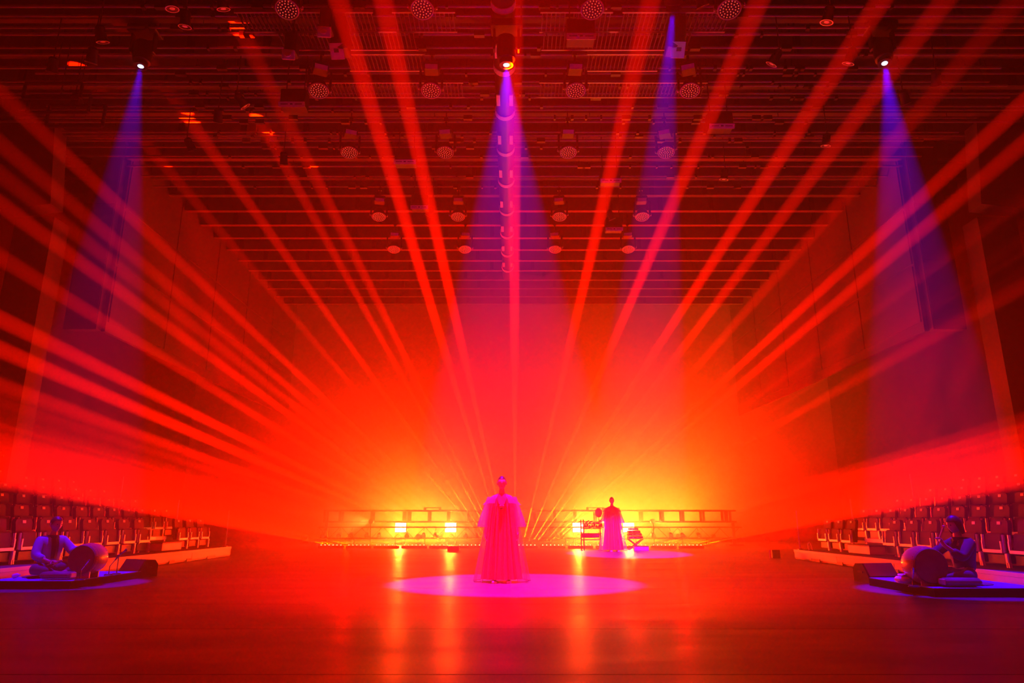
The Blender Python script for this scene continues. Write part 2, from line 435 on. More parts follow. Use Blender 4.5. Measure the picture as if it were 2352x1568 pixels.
for i, (px, py) in enumerate(spl):
    p = atz(px, py, 10.0)
    t = thing('spotlight', f'small black theatre spotlight clamped to the grid, {ORD[i]} of the scattered ones', 'stage light', p, 0, 'scattered grid spotlights', (.5+random.uniform(-.3, .3), 0, random.uniform(-1, 1)))
    MB().lathe([(.05, .26), (.09, .22), (.095, .02), (.11, -.05)], 14).build('can', M_black, t, True)
    MB().lathe([(.11, -.05), (.12, -.06), (.10, -.06)], 14, None, False).build('rim', M_rim, t)
    MB().ball((0, 0, -.03), (.085, .085, .025), 12, 6).build('lens', M_lens, t, True)
    MB().box((0, 0, .12), (.26, .03, .03)).build('yoke', M_dark, t)
    e_ = Euler(t.rotation_euler).to_matrix(); up = e_.inverted() @ Vector((0, 0, 1)); a_ = Vector((0, 0, .25)); wz = (e_ @ a_)
    MB().tube(a_, a_ + up*(drop(p.y+wz.y)-p.z-wz.z), .012).build('drop_rod', M_dark, t)

# ------------------------------------------------------------------ three blue spotlights and the far one
drumL = Vector((-7.35, 11.75, .1)); drumR = Vector((6.55, 10.7, .1))
for px, py, tgt, cone, pw, nm, on in ((323, 153, drumL, 15, .95, 'over the left drummer', True), (1163, 150, Vector((.05, 11.85, 0)), 26, 1.7, 'above the central performer', True),
                            (2032, 146, drumR, 15, 1.7, 'over the right drummer', True), (1545, 25, Vector((atz(1500, 1281, 0).x-.3, 21.8, 0)), 15, 5.5, 'aimed at the far performer', False)):
    p = atz(px, py, 9.48 if px == 1163 else 10.2)
    d = (tgt - p).normalized(); q = d.to_track_quat('Z', 'Y')
    t = thing('blue_spotlight', f'moving spotlight shining blue, {nm}', 'stage light', p)
    m4 = q.to_matrix().to_4x4()
    bd = MB().lathe([(.10, -.62), (.17, -.58), (.19, -.3), (.17, -.12), (.13, -.10), (.125, -.01)], 20, m4).build('head', M_black, t, True)
    MB().lathe([(.125, -.01), (.135, 0), (.10, .0), (.10, -.02)], 20, m4, False).build('rim', M_dark, bd, True)
    MB().lathe([(.001, -.015), (.10, -.015)], 20, m4, False).build('lens', M_bluelens, bd)
    MB().lathe([(.001, -.006), (.058, -.006)], 20, m4, False).build('hot_centre', M_bluecore, bd)
    for sx in (-1, 1): MB().box((sx*.235, -.02, .55), (.05, .14, .5), bev=.015).build('yoke_arm', M_black, t)
    MB().box((0, -.02, .84), (.62, .36, .16), bev=.02).build('base', M_black, t)
    for sx in (-1, 1): MB().tube((sx*.29, -.02, .84), (sx*.29, -.02, drop(p.y-.02)-p.z), .012).build('drop_rod', M_dark, t)
    lamp('SPOT', p + d*.06, tgt, BLUE, P_BLUE*pw*(cone/26)**.0, t, cone, .25, .05)

# ------------------------------------------------------------------ upstage: beam bars
BY = 26.0
def bar_proto():
    t = thing('beam_bar', 'x', 'light bar')
    MB().box((0, 0, .05), (.93, .12, .09), bev=.015).build('housing', M_black, t)
    for k in range(6):
        mtx = Matrix.Translation(((k-2.5)*.144, 0, .105)) @ Matrix.Rotation(math.radians(35), 4, 'X')
        h = MB().lathe([(.03, -.03), (.034, .02), (.028, .025)], 10, mtx, False).build('lamp_tube', M_dark, t)
        MB().ball(mtx @ Vector((0, 0, .012)), .020, 8, 5).build('lens', M_ledred, h, True)
    MB().box((-.4, 0, .012), (.05, .2, .024)).build('foot', M_dark, t)
    MB().box((.4, 0, .012), (.05, .2, .024)).build('foot', M_dark, t)
    return t
bp0 = bar_proto(); bpc = tree(bp0); bars = []
for k in range(-8, 6):
    px = 1269.5 + 63.7*k; p = aty(px, 1262, BY); p.z = 0
    lab = f'floor bar of six red beam lamps along the back, {ORD[k+8]} from the left'
    if k == -8: bp0.location = p; bp0['label'] = lab; bp0['group'] = 'beam bars'; bars.append(bp0)
    else: bars.append(dup(bp0, p, 0, lab, 'beam bars', None, bpc))

def edge_beam(src, qx, qy, depth=None, ceil=None, k=1.0, cone=1.1):
    p = aty(src, 1254, BY); p.z = .118
    q = atz(qx, qy, ceil) if ceil else aty(qx, qy, depth)
    i = min(range(14), key=lambda j: abs(1269.5+63.7*(j-8)-src))
    lx = bars[i].location.x; o_ = [(lx+(j-2.5)*.144) for j in range(6)]; p.x = min(o_, key=lambda v: abs(v-p.x))
    d_ = (q-p).normalized(); p = p + d_*.07 + Vector((0, -.01, .015))
    lamp('SPOT', p, q, BEAM_COL, P_BEAM*k, bars[i], cone, .35, .02, 'beam_light')
# steep ones
for s_, qx, kk in ((1187, 1180, 1.0), (1203, 1495, 1.0), (1210, 1745, 1.0), (1219, 2024, 1.1), (1228, 2171, .9), (1247, 2335, .5), (1165, 880, 1.1), (1156, 778, 1.1)):
    edge_beam(s_, qx, 0, depth=10.5, k=kk*1.7, cone=1.3)
for s_, qx, qy, kk in ((1147, 520, 0, .5), (1138, 580, 245, .9), (1129, 398, 222, 1.0), (1120, 335, 330, .7)):
    edge_beam(s_, qx, qy, ceil=11.4, k=kk*1.6, cone=1.3)
edge_beam(1150, 695, 335, ceil=11.4, k=.6)
# side fans
R = [(1257, 235, 1.4), (1266, 330, 1.1), (1274, 455, .6), (1283, 560, .9), (1292, 655, 1.0), (1311, 720, .9), (1320, 780, .5), (1329, 840, .6), (1337, 890, .4), (1346, 935, .8), (1355, 965, .8), (1374, 990, .7)]
L = [(1101, 215, .8), (1092, 330, .6), (1083, 400, .45), (1074, 468, .8), (1065, 590, .6), (1056, 732, 1.1), (1037, 802, 1.2), (1028, 885, .7), (1019, 925, .4), (1010, 965, .5), (1001, 990, .5), (992, 1008, .5)]
for s_, y_, kk in R: edge_beam(s_, 2352, y_, depth=11, k=kk*1.6)
for s_, y_, kk in L: edge_beam(s_, 0, y_, depth=11, k=kk*1.5)
lowR = [1383, 1401, 1420, 1438, 1456, 1475, 1493, 1511, 1529, 1547, 1565, 1583, 1606]
for i, s_ in enumerate(lowR): edge_beam(s_, 2352, 1005 + i*8.2, depth=11, k=.5)
lowL = [973, 955, 937, 919, 900, 882, 864, 846, 828, 810, 792, 774, 757]
for i, s_ in enumerate(lowL): edge_beam(s_, 0, 1018 + i*7.2, depth=11, k=.45)
# more short, slanted beams right of centre, fading in the glow
for s_, sl in ((1292, 1.13), (1311, 1.3), (1329, 1.45), (1346, 1.6)):
    edge_beam(s_, s_+sl*900, 354, depth=12, k=.15)

# ------------------------------------------------------------------ upstage trusses
TY = 29.0
def tz(py): return aty(1176, py, TY).z
def tx(px): return aty(px, 1200, TY).x
XA, XB = tx(742), tx(1692)
zt, zb = tz(1172.5), tz(1198)
t = thing('ladder_truss', 'upper aluminium box truss with upright rungs across the back of the stage', 'truss', (0, TY, 0))
for yy in (0, .45):
    for zz in (zt, zb): MB().tube((XA, yy, zz), (XB, yy, zz), .035, 8).build('chord', M_alu, t, True)
ups = [853, 927, 938, 985, 1029, 1076, 1123, 1181, 1228, 1275, 1322, 1369, 1416, 1475, 1523, 1570, 1617, 1667, 1678, 780, 745]
for px in ups:
    for yy in (0, .45): MB().box((tx(px), yy, (zt+zb)/2), (.10, .05, zt-zb)).build('upright', M_alu, t)
for xx in (XA+.1, tx(1187), XB-.1): 
    MB().box((xx, .22, (zb)/2), (.12, .12, zb)).build('leg', M_alu, t)
    MB().box((xx, .22, .02), (.6, .6, .04)).build('base_plate', M_dark, t)
t = thing('web_truss', 'lower aluminium truss with zigzag bracing behind the beam bars', 'truss', (0, TY-.6, 0))
TY2 = TY-.6
z1 = aty(1176, 1210.5, TY2).z; z0 = aty(1176, 1236, TY2).z
for yy in (0, .3): 
    MB().tube((XA, yy, z1), (XB, yy, z1), .026, 8).build('chord', M_alu, t, True)
MB().tube((XA, .15, z0), (XB, .15, z0), .03, 8).build('chord', M_alu, t, True)
xx = XA; kk = 0; st = (XB-XA)/40
while xx < XB-.01:
    a = (xx, 0 if kk % 4 < 2 else .3, z1 if kk % 2 == 0 else z0); b_ = (xx+st, 0 if kk % 4 < 2 else .3, z0 if kk % 2 == 0 else z1)
    MB().tube(a, b_, .012, 6).build('brace', M_alu, t); xx += st; kk += 1
for q in range(6):
    xx = XA + (XB-XA)*(q+.5)/6
    MB().tube((xx, .15, 0), (xx, .15, z0), .03).box((xx, .15, .015), (.3, .3, .03)).build('foot', M_dark, t)
for i, (px, a, b_) in enumerate(((992, 975, 1010), (1368, 1350, 1386))):
    t = thing('spare_pipe', f'short pipe on two clamps standing on the truss, {("left", "right")[i]}', 'pipe', (0, TY, 0))
    zz = tz(1166)
    MB().tube((tx(a), 0, zz), (tx(b_), 0, zz), .02).build('tube', M_dark, t)
    MB().box((tx(a), 0, (zz+zt)/2), (.09, .06, zz-zt+.06)).box((tx(b_), 0, (zz+zt)/2), (.09, .06, zz-zt+.06)).build('clamp', M_dark, t)

# blinders
for i, px in enumerate((920, 1035, 1328, 1444)):
    nm = ('leftmost, nearest the left seats', 'second from the left, beside the central performer', 'third from the left, behind the percussion rack', 'rightmost, beside the far performer')[i]
    z = aty(px, 1211, 29.75).z
    t = thing('blinder_light', f'glowing warm blinder panel behind the truss, {nm}', 'stage light', (aty(px, 1211, 29.75).x, 29.75, z), 0, 'warm blinders')
    MB().box((0, .08, 0), (.50, .12, .42), bev=.02).build('housing', M_black, t)
    for dz in (.095, -.095):
        MB().box((0, .01, dz), (.45, .02, .175), bev=.008).build('lamp_panel', M_bl, t)
    for sx in (-1, 1): MB().tube((sx*.2, .08, -z), (sx*.2, .08, -.18), .015).build('stand_leg', M_dark, t)
    lamp('SPOT', (t.location.x, 29.6, z), (t.location.x, 18, z+1.0), BLIND_COL, P_BLIND*(1, 1.15, 1.5, 2.2)[i], t, 130, 1.0, .12)
# par cans on the lower truss
for i, px in enumerate((742, 779, 806, 843, 871, 935, 973, 1000, 1070, 1240, 1290, 1500, 1541, 1568, 1605)):
    p = aty(px, 1230, 28.2); p.z = z0-.02 if False else .42
    t = thing('par_light', f'small dark floor wash light hung on the lower truss, {ORD[i]} from the left', 'stage light', p, 0, 'truss wash lights')
    m4 = Matrix.Rotation(math.radians(115), 4, 'X')
    MB().lathe([(.04, -.12), (.075, -.10), (.085, .08), (.095, .09)], 12, m4).build('can', M_black, t, True)
    MB().lathe([(.001, .092), (.08, .092)], 12, m4, False).build('lens', M_lens, t)
    MB().box((-.11, 0, .06), (.012, .03, .2)).box((.11, 0, .06), (.012, .03, .2)).box((0, 0, .16), (.23, .03, .012)).build('yoke', M_pale, t)
    MB().tube((0, .05, .16), (0, .2, z1-p.z-.02), .012).build('clamp', M_dark, t)
for sx in (-1, 1):  # added lamps, put in to brighten the seat frames and front boards
    p = Vector((sx*5.6, 28.0, .95)); tgt = Vector((sx*8.2, 13.0, .7))
    t = thing('added_seat_light', f'added red fill lamp on a short stand aimed along the {("left", "right")[sx > 0]} seat bank', 'stage light', (p.x, p.y, 0))
    m4 = Matrix.Translation((0, 0, p.z)) @ (tgt-p).to_track_quat('Z', 'Y').to_matrix().to_4x4()
    MB().lathe([(.05, -.2), (.08, -.17), (.09, -.02), (.10, 0)], 12, m4).build('can', M_black, t, True)
    MB().tube((0, 0, 0), (0, 0, p.z-.08), .02).box((0, 0, .01), (.3, .3, .02)).build('stand', M_dark, t)
    lamp('SPOT', p + (tgt-p).normalized()*.05, tgt, (1, .02, .002), P_SEAT_FILL, t, 26, .8, .06)
for i, (px, pw, cc_, zt_) in enumerate(((700, P_WALL_FILL*1.3, RED, 5), (960, P_AMBER_FILL, AMBER, 1.5), (1010, P_WALL_FILL*1.3, RED, 6), (1180, P_WALL_FILL, RED, 6), (1400, P_AMBER_FILL*2.0, AMBER, 1.5), (1440, P_WALL_FILL*1.5, RED, 6), (1560, P_AMBER_FILL*1.3, AMBER, 4), (1640, P_WALL_FILL*1.5, RED, 6), (1760, P_WALL_FILL*.9, RED, 6))):  # added unseen floods, so the back wall glows behind the truss
    p = aty(px, 1240, 31.6); p.z = 0
    t = thing('added_wall_flood', f'added flood lamp on the floor facing the back wall, {ORD[i]} from the left', 'stage light', p, 0, 'added floods facing the back wall')
    m4 = Matrix.Translation((0, 0, .26)) @ Matrix.Rotation(math.radians(-60), 4, 'X')
    MB().lathe([(.05, -.14), (.10, -.11), (.115, .06), (.12, .08)], 14, m4).build('can', M_black, t, True)
    MB().lathe([(.001, .082), (.11, .082)], 14, m4, False).build('lens', M_lens, t)
    MB().box((-.14, 0, .14), (.012, .05, .26)).box((.14, 0, .14), (.012, .05, .26)).box((0, 0, .01), (.3, .2, .02)).build('stand', M_dark, t)
    lamp('SPOT', p + Vector((0, .16, .36)), (p.x*1.1, 34, zt_), cc_, pw, t, 140, 1.0, .10)
for i, (px, kx) in enumerate(((800, .5), (915, 1), (1036, 1.1), (1180, .9), (1330, 1.2), (1450, 1.2), (1560, .8))):  # added floods, no source seen there; they make the red haze glow
    p = aty(px, 1240, 30.6); p.z = 0
    t = thing('added_glow_flood', f'added low red glow lamp on the floor behind the trusses, {ORD[i]} from the left', 'stage light', p, 0, 'added floods behind the trusses')
    m4 = Matrix.Translation((0, 0, .30)) @ Matrix.Rotation(math.radians(108), 4, 'X')
    MB().lathe([(.05, -.16), (.10, -.13), (.115, .08), (.12, .10)], 14, m4).build('can', M_black, t, True)
    MB().lathe([(.001, .102), (.11, .102)], 14, m4, False).build('lens', M_lens, t)
    MB().box((-.14, 0, .16), (.012, .05, .3)).box((.14, 0, .16), (.012, .05, .3)).box((0, 0, .01), (.3, .2, .02)).build('stand', M_dark, t)
    lamp('SPOT', p + Vector((0, -.16, .34)), (p.x*1.6, 20, 7.0), RED, P_GLOW_FILL*kx, t, 140, 1.0, .10)

# thick smoke bank lying over the upstage area
g = MB(); k_, n_ = 20, 32; rings = []
for j in range(1, k_):
    th = PI*j/k_; ring = []
    for i in range(n_):
        ph = 2*PI*i/n_; d = Vector((math.sin(th)*math.cos(ph), math.sin(th)*math.sin(ph), -math.cos(th)))
        q = 1 + .07*math.sin(3*ph+1.3*th*2) + .05*math.sin(5*ph-4*th) + .04*math.sin(9*ph+7*th)
        ring.append(Vector((CLX + d.x*CLR*q, 28.4 + d.y*4.8*q, max(.012, CLZ + d.z*CLH*q))))
    rings.append(ring)
g.loft(rings, cap=True)
mh = bpy.data.materials.new('smoke'); mh.use_nodes = True; mh.node_tree.nodes.clear()
o_ = mh.node_tree.nodes.new('ShaderNodeOutputMaterial'); v_ = mh.node_tree.nodes.new('ShaderNodeVolumeScatter')
v_.inputs['Density'].default_value = CLD; v_.inputs['Anisotropy'].default_value = .55
mh.node_tree.links.new(v_.outputs[0], o_.inputs['Volume'])
hz_ = g.build('smoke_cloud', mh)
hz_['kind'] = 'stuff'; hz_['label'] = 'thick glowing bank of stage smoke over the back of the stage'; hz_['category'] = 'smoke'

# ------------------------------------------------------------------ seating banks
def seat_proto():
    t = thing('auditorium_seat', 'x', 'seat')
    # local: faces -y
    lean = math.radians(-9)
    prof = []
    wd = .215
    for a in range(0, 7):
        th = PI/2*a/6; prof.append((wd-.07+.07*math.cos(th), .76-.07+.07*math.sin(th)))
    pr = [(wd*.94, .24)] + prof + [(-x, z) for x, z in prof[::-1]] + [(-wd*.94, .24)]
    def P(x, z, off): return Vector((x, math.sin(-lean)*(z-.25)+off, z))
    r0 = [P(x, z, -.035) for x, z in pr]; r1 = [P(x, z, .035) for x, z in pr]
    MB().loft([r0, r1], cap=True).build('backrest', M_seat, t)
    MB().box((0, -.095+.02, .40), (.40, .08, .30), (lean, 0, 0), bev=.03).build('folded_seat', M_seat, t)
    MB().box((0, math.sin(-lean)*.46-.04, .71), (.085, .008, .05), (lean, 0, 0)).build('number_plate', M_plate, t)
    for sx in (-1, 1):
        a = Vector((sx*.258, -.12, .24)); b_ = Vector((sx*.255, -.11, .52))
        MB().box((a+b_)/2, (.03, .035, (b_-a).length), (b_-a).to_track_quat('Z', 'Y').to_matrix()).build('side_frame', M_frame, t)
        a = Vector((sx*.232, -.15, .28)); b_ = Vector((sx*.230, -.15, .42))
        MB().box((a+b_)/2, (.018, .03, (b_-a).length), (b_-a).to_track_quat('Z', 'Y').to_matrix()).build('armrest', M_frame, t)
    MB().box((0, -.13, .255), (.47, .05, .05)).build('cross_bar', M_frame, t)
    MB().box((.29, -.11, .15), (.075, .06, .16), bev=.012).box((.27, -.11, .04), (.025, .05, .08)).box((.315, -.11, .04), (.025, .05, .08)).build('leg', M_frame, t)
    MB().box((0, -.02, .13), (.40, .16, .14)).build('mechanism_box', M_black, t)
    return t
sp = seat_proto(); spc = tree(sp); used = False
def bank(side):
    global used
    nm = 'left' if side < 0 else 'right'
    X1 = 8.75 if side < 0 else 8.25      # seat row 1
    xf = 8.1 if side < 0 else 7.53       # fascia
    yend = 20.5 if side < 0 else 19.0
    H0 = .27 if side < 0 else .25
    y0 = 7.5
    t = thing('seating_platform', f'stepped seating platform with pale front board, {nm} side of the stage', 'platform', (side*xf, 0, 0))
    D = .92; L_ = yend-y0; yc = (yend+y0)/2
    MB().box((side*.5, yc, H0/2), (1.0, L_-.02, H0-.03)).build('substructure', M_black, t)
    for r in range(6):
        x0 = 0 if r == 0 else 1.15+(r-1)*D
        dd = 1.15 if r == 0 else D
        MB().box((side*(x0+dd/2), yc, H0+.27*r-.02), (dd, L_, .04)).build('deck', M_deck, t)
        if r: MB().box((side*(x0+.01), yc, H0+.27*r-.155), (.02, L_, .23)).build('step_riser', M_deck, t)
    MB().box((side*-.012, yc, H0-.03), (.03, L_, .062)).build('nosing', M_wood, t)
    for a in range(5):
        ya = yend - 2.45*a; yb = max(ya-2.44, y0)
        MB().box((side*-.004, (ya+yb)/2, H0/2-.008), (.02, ya-yb-.008, H0-.115)).build('front_board', M_wood, t)
    sk = MB()
    for q, (yy, ww) in enumerate(((yend-1.3, .5), (yend-2.6, .26), (yend-3.5, .26), (yend-4.7, .7), (yend-7.5, .5), (yend-8.9, .3), (yend-9.6, .3))):
        MB().box((side*-.02, yy, .045), (.02, ww, .07)).build('skid_pocket', M_black, t)
    MB().box((side*.5, yend-.01, H0/2), (1.0, .02, H0-.03)).build('end_board', M_wood, t)
    # rows of seats
    for r in range(5):
        X = X1 + D*r + (.08 if r else 0); z = H0 + .27*r
        ks = range(0, 13)
        for k in ks:
            if side < 0: tt = 19.25 - .632*k; gap = (3, 4)
            else: tt = 17.95 - .632*k; gap = (3, 4)
            if r == 0 and k in gap: continue
            y = tt*1.034
            if y > yend-.25: continue
            if r and y < 10.3: continue
            lab = f'empty folded seat, {ORD[r]} row of the {nm} bank, {ORD[k]} counting from the far end'
            args = ((side*X, y, z+.003), (PI/2 if side < 0 else -PI/2))
            if not used:
                sp.location = args[0]; sp.rotation_euler = (0, 0, args[1]); sp['label'] = lab; sp['group'] = 'auditorium seats'; used = True
            else: dup(sp, args[0], args[1], lab, 'auditorium seats', None, spc)
    # pale step block in the gap of the first row
    yy = (19.25-.632*3.6 if side < 0 else 17.95-.632*3.6)*1.034
    t2 = thing('step_block', f'low pale step block in the seat gap of the {nm} front row', 'step', (side*(X1-.2), yy, H0))
    MB().box((0, 0, .11), (.35, 1.0, .18), bev=.01).build('block', M_wood, t2)
    MB().box((0, 0, .21), (.38, 1.05, .02)).build('tread', M_deck, t2)
    t2 = thing('bench_rail', f'low pale bar bridging the seat gap behind the {nm} step block', 'rail', (side*(X1+.1), yy-.1, H0))
    MB().box((0, 0, .30), (.05, 1.35, .08)).build('bar', M_frame, t2)
    MB().box((0, -.6, .13), (.05, .06, .26)).box((0, .6, .13), (.05, .06, .26)).build('leg', M_frame, t2)
    # handrail posts
    for j, (dy, dx, hh) in enumerate(((.12, .10, 1.0), (.3, 1.5, 1.3), (.3, 3.2, 1.75))):
        t3 = thing('handrail_post', f'thin upright post at the far end of the {nm} seat bank, {("front edge", "middle", "rear")[j]}', 'post', (side*(xf+dx), yend-dy, H0 if j == 0 else H0+.27*(1 if j == 1 else 3)))
        MB().tube((0, 0, 0), (0, 0, hh-(.27 if j == 1 else .6 if j == 2 else 0)), .018, 8).build('pole', M_frame, t3, True)
        MB().box((0, 0, .01), (.1, .1, .02)).build('base_plate', M_dark, t3)
bank(-1); bank(1)

# small things at the right platform's far end
t = thing('cable_hook', 'small bent metal hook standing on the right platform end', 'hook', (7.75, 18.6, .25))
MB().path([(0, 0, 0), (-.02, 0, .15), (.03, 0, .2), (.07, 0, .14), (.09, 0, 0)], .014).build('hook', M_frame, t)
t = thing('floor_post', 'short pale stub on the floor beside the right platform end', 'post', (7.05, 19.5, 0))
MB().tube((0, 0, 0), (0, 0, .22), .03).build('tube', M_pale, t); MB().box((.14, 0, .11), (.2, .2, .22), bev=.01).build('box', M_black, t)
# side gallery rail, left
t = thing('gallery_rail', 'dark gallery railing with two posts on the left wall column', 'rail', (-12.4, 16.0, 2.1))
for zz in (.0, .35): MB().tube((-2, 0, zz), (.6, 0, zz), .03).build('rail', M_black, t)
for xx in (-1.2, -.6, .0, .5): MB().tube((xx, 0, -.15), (xx, 0, .45), .025).build('upright', M_black, t)

# ------------------------------------------------------------------ people helpers
def skin_mesh(joints, edges, root, sub=2):
    names = list(joints); idx = {k: i for i, k in enumerate(names)}
    me = bpy.data.meshes.new('tmp'); me.from_pydata([joints[k][0] for k in names], [(idx[a], idx[b_]) for a, b_ in edges], [])
    o = bpy.data.objects.new('tmp', me); C.objects.link(o)
    o.modifiers.new('s', 'SKIN'); 
    if not me.skin_vertices:
        bpy.context.view_layer.objects.active = o
        bm = bmesh.new(); bm.from_mesh(me); bm.verts.layers.skin.verify(); bm.to_mesh(me); bm.free()
    for i, k in enumerate(names):
        r = joints[k][1]; r = (r, r) if not hasattr(r, '__len__') else r
        me.skin_vertices[0].data[i].radius = r
        me.skin_vertices[0].data[i].use_root = (k == root)
    s_ = o.modifiers.new('u', 'SUBSURF'); s_.levels = sub; s_.render_levels = sub
    dg = bpy.context.evaluated_depsgraph_get(); dg.update()
    out = bpy.data.meshes.new_from_object(o.evaluated_get(dg))
    vs = [v.co.copy() for v in out.vertices]; fs = [tuple(p.vertices) for p in out.polygons]
    bpy.data.objects.remove(o); bpy.data.meshes.remove(out)
    return vs, fs

def head_geo(m4, sc=1.0):
    """head facing -y, centre of skull at origin; returns MB"""
    g = MB(); n, k = 24, 18; rings = []
    for j in range(1, k):
        th = PI*j/k; ring = []
        for i in range(n):
            ph = 2*PI*i/n
            x = math.sin(th)*math.cos(ph); y = math.sin(th)*math.sin(ph); z = -math.cos(th)
            X, Y, Z = x*.076, y*.096, z*.118
            if z < 0:
                X *= 1 - .30*(-z)**1.3
                if y < 0: Y *= 1 - .06*(-z)
                else: Y *= 1 - .32*(-z)
            if y < 0:
                nose = math.exp(-((X/.012)**2 + ((Z+.018)/.022)**2)); Y -= .020*nose
                br = math.exp(-((Z-.022)/.012)**2)*math.exp(-(X/.05)**2); Y -= .004*br
                for ex in (-.032, .032):
                    Y += .010*math.exp(-(((X-ex)/.016)**2 + ((Z-.004)/.011)**2))
                lip = math.exp(-((X/.024)**2 + ((Z+.058)/.008)**2)); Y -= .006*lip
                chin = math.exp(-((X/.025)**2 + ((Z+.098)/.014)**2)); Y -= .008*chin
            ring.append(m4 @ (Vector((X, Y, Z))*sc))
        rings.append(ring)
    g.loft(rings, cap=True)
    for sx in (-1, 1):
        e = MB().ball((sx*.078, .012, -.008), (.010, .020, .030), 8, 6)
        g.add([m4 @ (Vector(q)*sc) for q in e.v], e.f)
    return g

def hair_geo(m4, kind, sc=1.0):
    g = MB(); n, k = 24, 16; rings = []
    low = {'tied': -.25, 'short': -.1, 'bob': -1.0}[kind]
    for j in range(k):
        f = j/(k-1)
        ring = []
        for i in range(n):
            ph = 2*PI*i/n; fr = -math.sin(ph)      # 1 at the face
            lowz = .5 if fr > .55 else (.5 + (low-.5)*min(1, (.55-fr)/.45))
            if kind == 'bob' and fr > .55: lowz = .36
            z = 1.0 + (lowz-1.0)*f
            zz = max(-1, min(1, z)); s_ = math.sqrt(max(0.0004, 1-min(1, zz*zz)*.999)) if zz > -.05 else 1.0
            th = {'tied': 1.05, 'short': 1.10, 'bob': 1.20}[kind]
            if kind == 'bob' and zz < 0: s_ = 1.0 + .05*math.sin(-zz*3)
            X = math.cos(ph)*.076*s_*th; Y = math.sin(ph)*.098*s_*th + .003
            if kind == 'tied' and zz < 0: X *= (1+zz*.2)
            Z = zz*.118*({'tied': 1.03, 'short': 1.06, 'bob': 1.1}[kind])
            if kind == 'short' and Z > .085: Z = .085 + (Z-.085)*.8
            ring.append(m4 @ (Vector((X, Y, Z))*sc))
        rings.append(ring)
    inner = [[m4 @ (m4.inverted() @ p * .985) for p in r] for r in rings[::-1]]
    g.loft(rings + inner)
    if kind == 'tied':
        b_ = MB().ball((0, .105, .03), (.035, .03, .035), 10, 6); g.add([m4 @ (Vector(q)*sc) for q in b_.v], b_.f)
    return g

def hand_j(J, E, wrist, pre, wp, dirv, palmn, curl=.5):
    """append a hand: palm vertex + five fingers; dirv along the hand, palmn = palm normal"""
    d = Vector(dirv).normalized(); nn = Vector(palmn).normalized(); sd = d.cross(nn).normalized()
    wp = Vector(wp)
    J[pre+'palm'] = (wp + d*.045, (.022, .03)); E.append((wrist, pre+'palm'))
    J[pre+'kn'] = (wp + d*.075, (.018, .034)); E.append((pre+'palm', pre+'kn'))
    for i, (off, ln) in enumerate(((-.030, .070), (-.010, .080), (.011, .076), (.031, .060))):
        a = wp + d*.09 + sd*off; b_ = a + (d*math.cos(curl) + nn*math.sin(curl))*ln*.5
        c_ = b_ + (d*math.cos(curl*2) + nn*math.sin(curl*2))*ln*.5
        J[f'{pre}f{i}a'] = (a, .0085); J[f'{pre}f{i}b'] = (b_, .008); J[f'{pre}f{i}c'] = (c_, .0065)
        E += [(pre+'kn', f'{pre}f{i}a'), (f'{pre}f{i}a', f'{pre}f{i}b'), (f'{pre}f{i}b', f'{pre}f{i}c')]
    a = wp + d*.035 - sd*.036; b_ = a + (d*.7 - sd*.6 + nn*.5).normalized()*.045
    J[pre+'ta'] = (a, .011); J[pre+'tb'] = (b_, .009)
    E += [(pre+'palm', pre+'ta'), (pre+'ta', pre+'tb')]

def make_body(t, J, E, headm, sc=1.0):
    vs, fs = skin_mesh(J, E, 'pelvis')
    g = MB(); g.add(vs, fs); hg = head_geo(headm, sc); g.add(hg.v, hg.f)
    o = g.build('body', M_skin, t, True)
    for sx in (-1, 1):
        e = MB().ball(headm @ (Vector((sx*.032, -.082, .004))*sc), .009, 8, 6); e.build('eye', M_shirt, t, True)
    MB().box(headm @ (Vector((0, -.094, -.06))*sc), (.036, .006, .007), headm.to_3x3()).build('lips', M_robe, t)
    return o

def robe_ring(z, wx, wy, cx=0, cy=0, n=60, folds=0, amp=0, ph=0, a0=0, a1=2*PI):
    return [Vector((cx + wx*math.cos(a)*(1+amp*math.sin(folds*a+ph)), cy + wy*math.sin(a)*(1+amp*1.4*math.sin(folds*a+ph+.6)), z))
            for a in [a0+(a1-a0)*i/n for i in range(n)]]

def loft_interp(levels, steps, n, folds, ph=0, a0=0, a1=2*PI, closed=True):
    rings = []
    m = len(levels)-1
    for s_ in range(m*steps+1):
        i = min(s_//steps, m-1); f = (s_ - i*steps)/steps; f2 = f*f*(3-2*f)
        A, B = levels[i], levels[i+1]
        L2 = [a*(1-f2)+b_*f2 for a, b_ in zip(A, B)]
        z, wx, wy, cx, cy, amp = L2
        rings.append(robe_ring(z, wx, wy, cx, cy, n, folds, amp, ph + z*.8, a0, a1))
    return rings

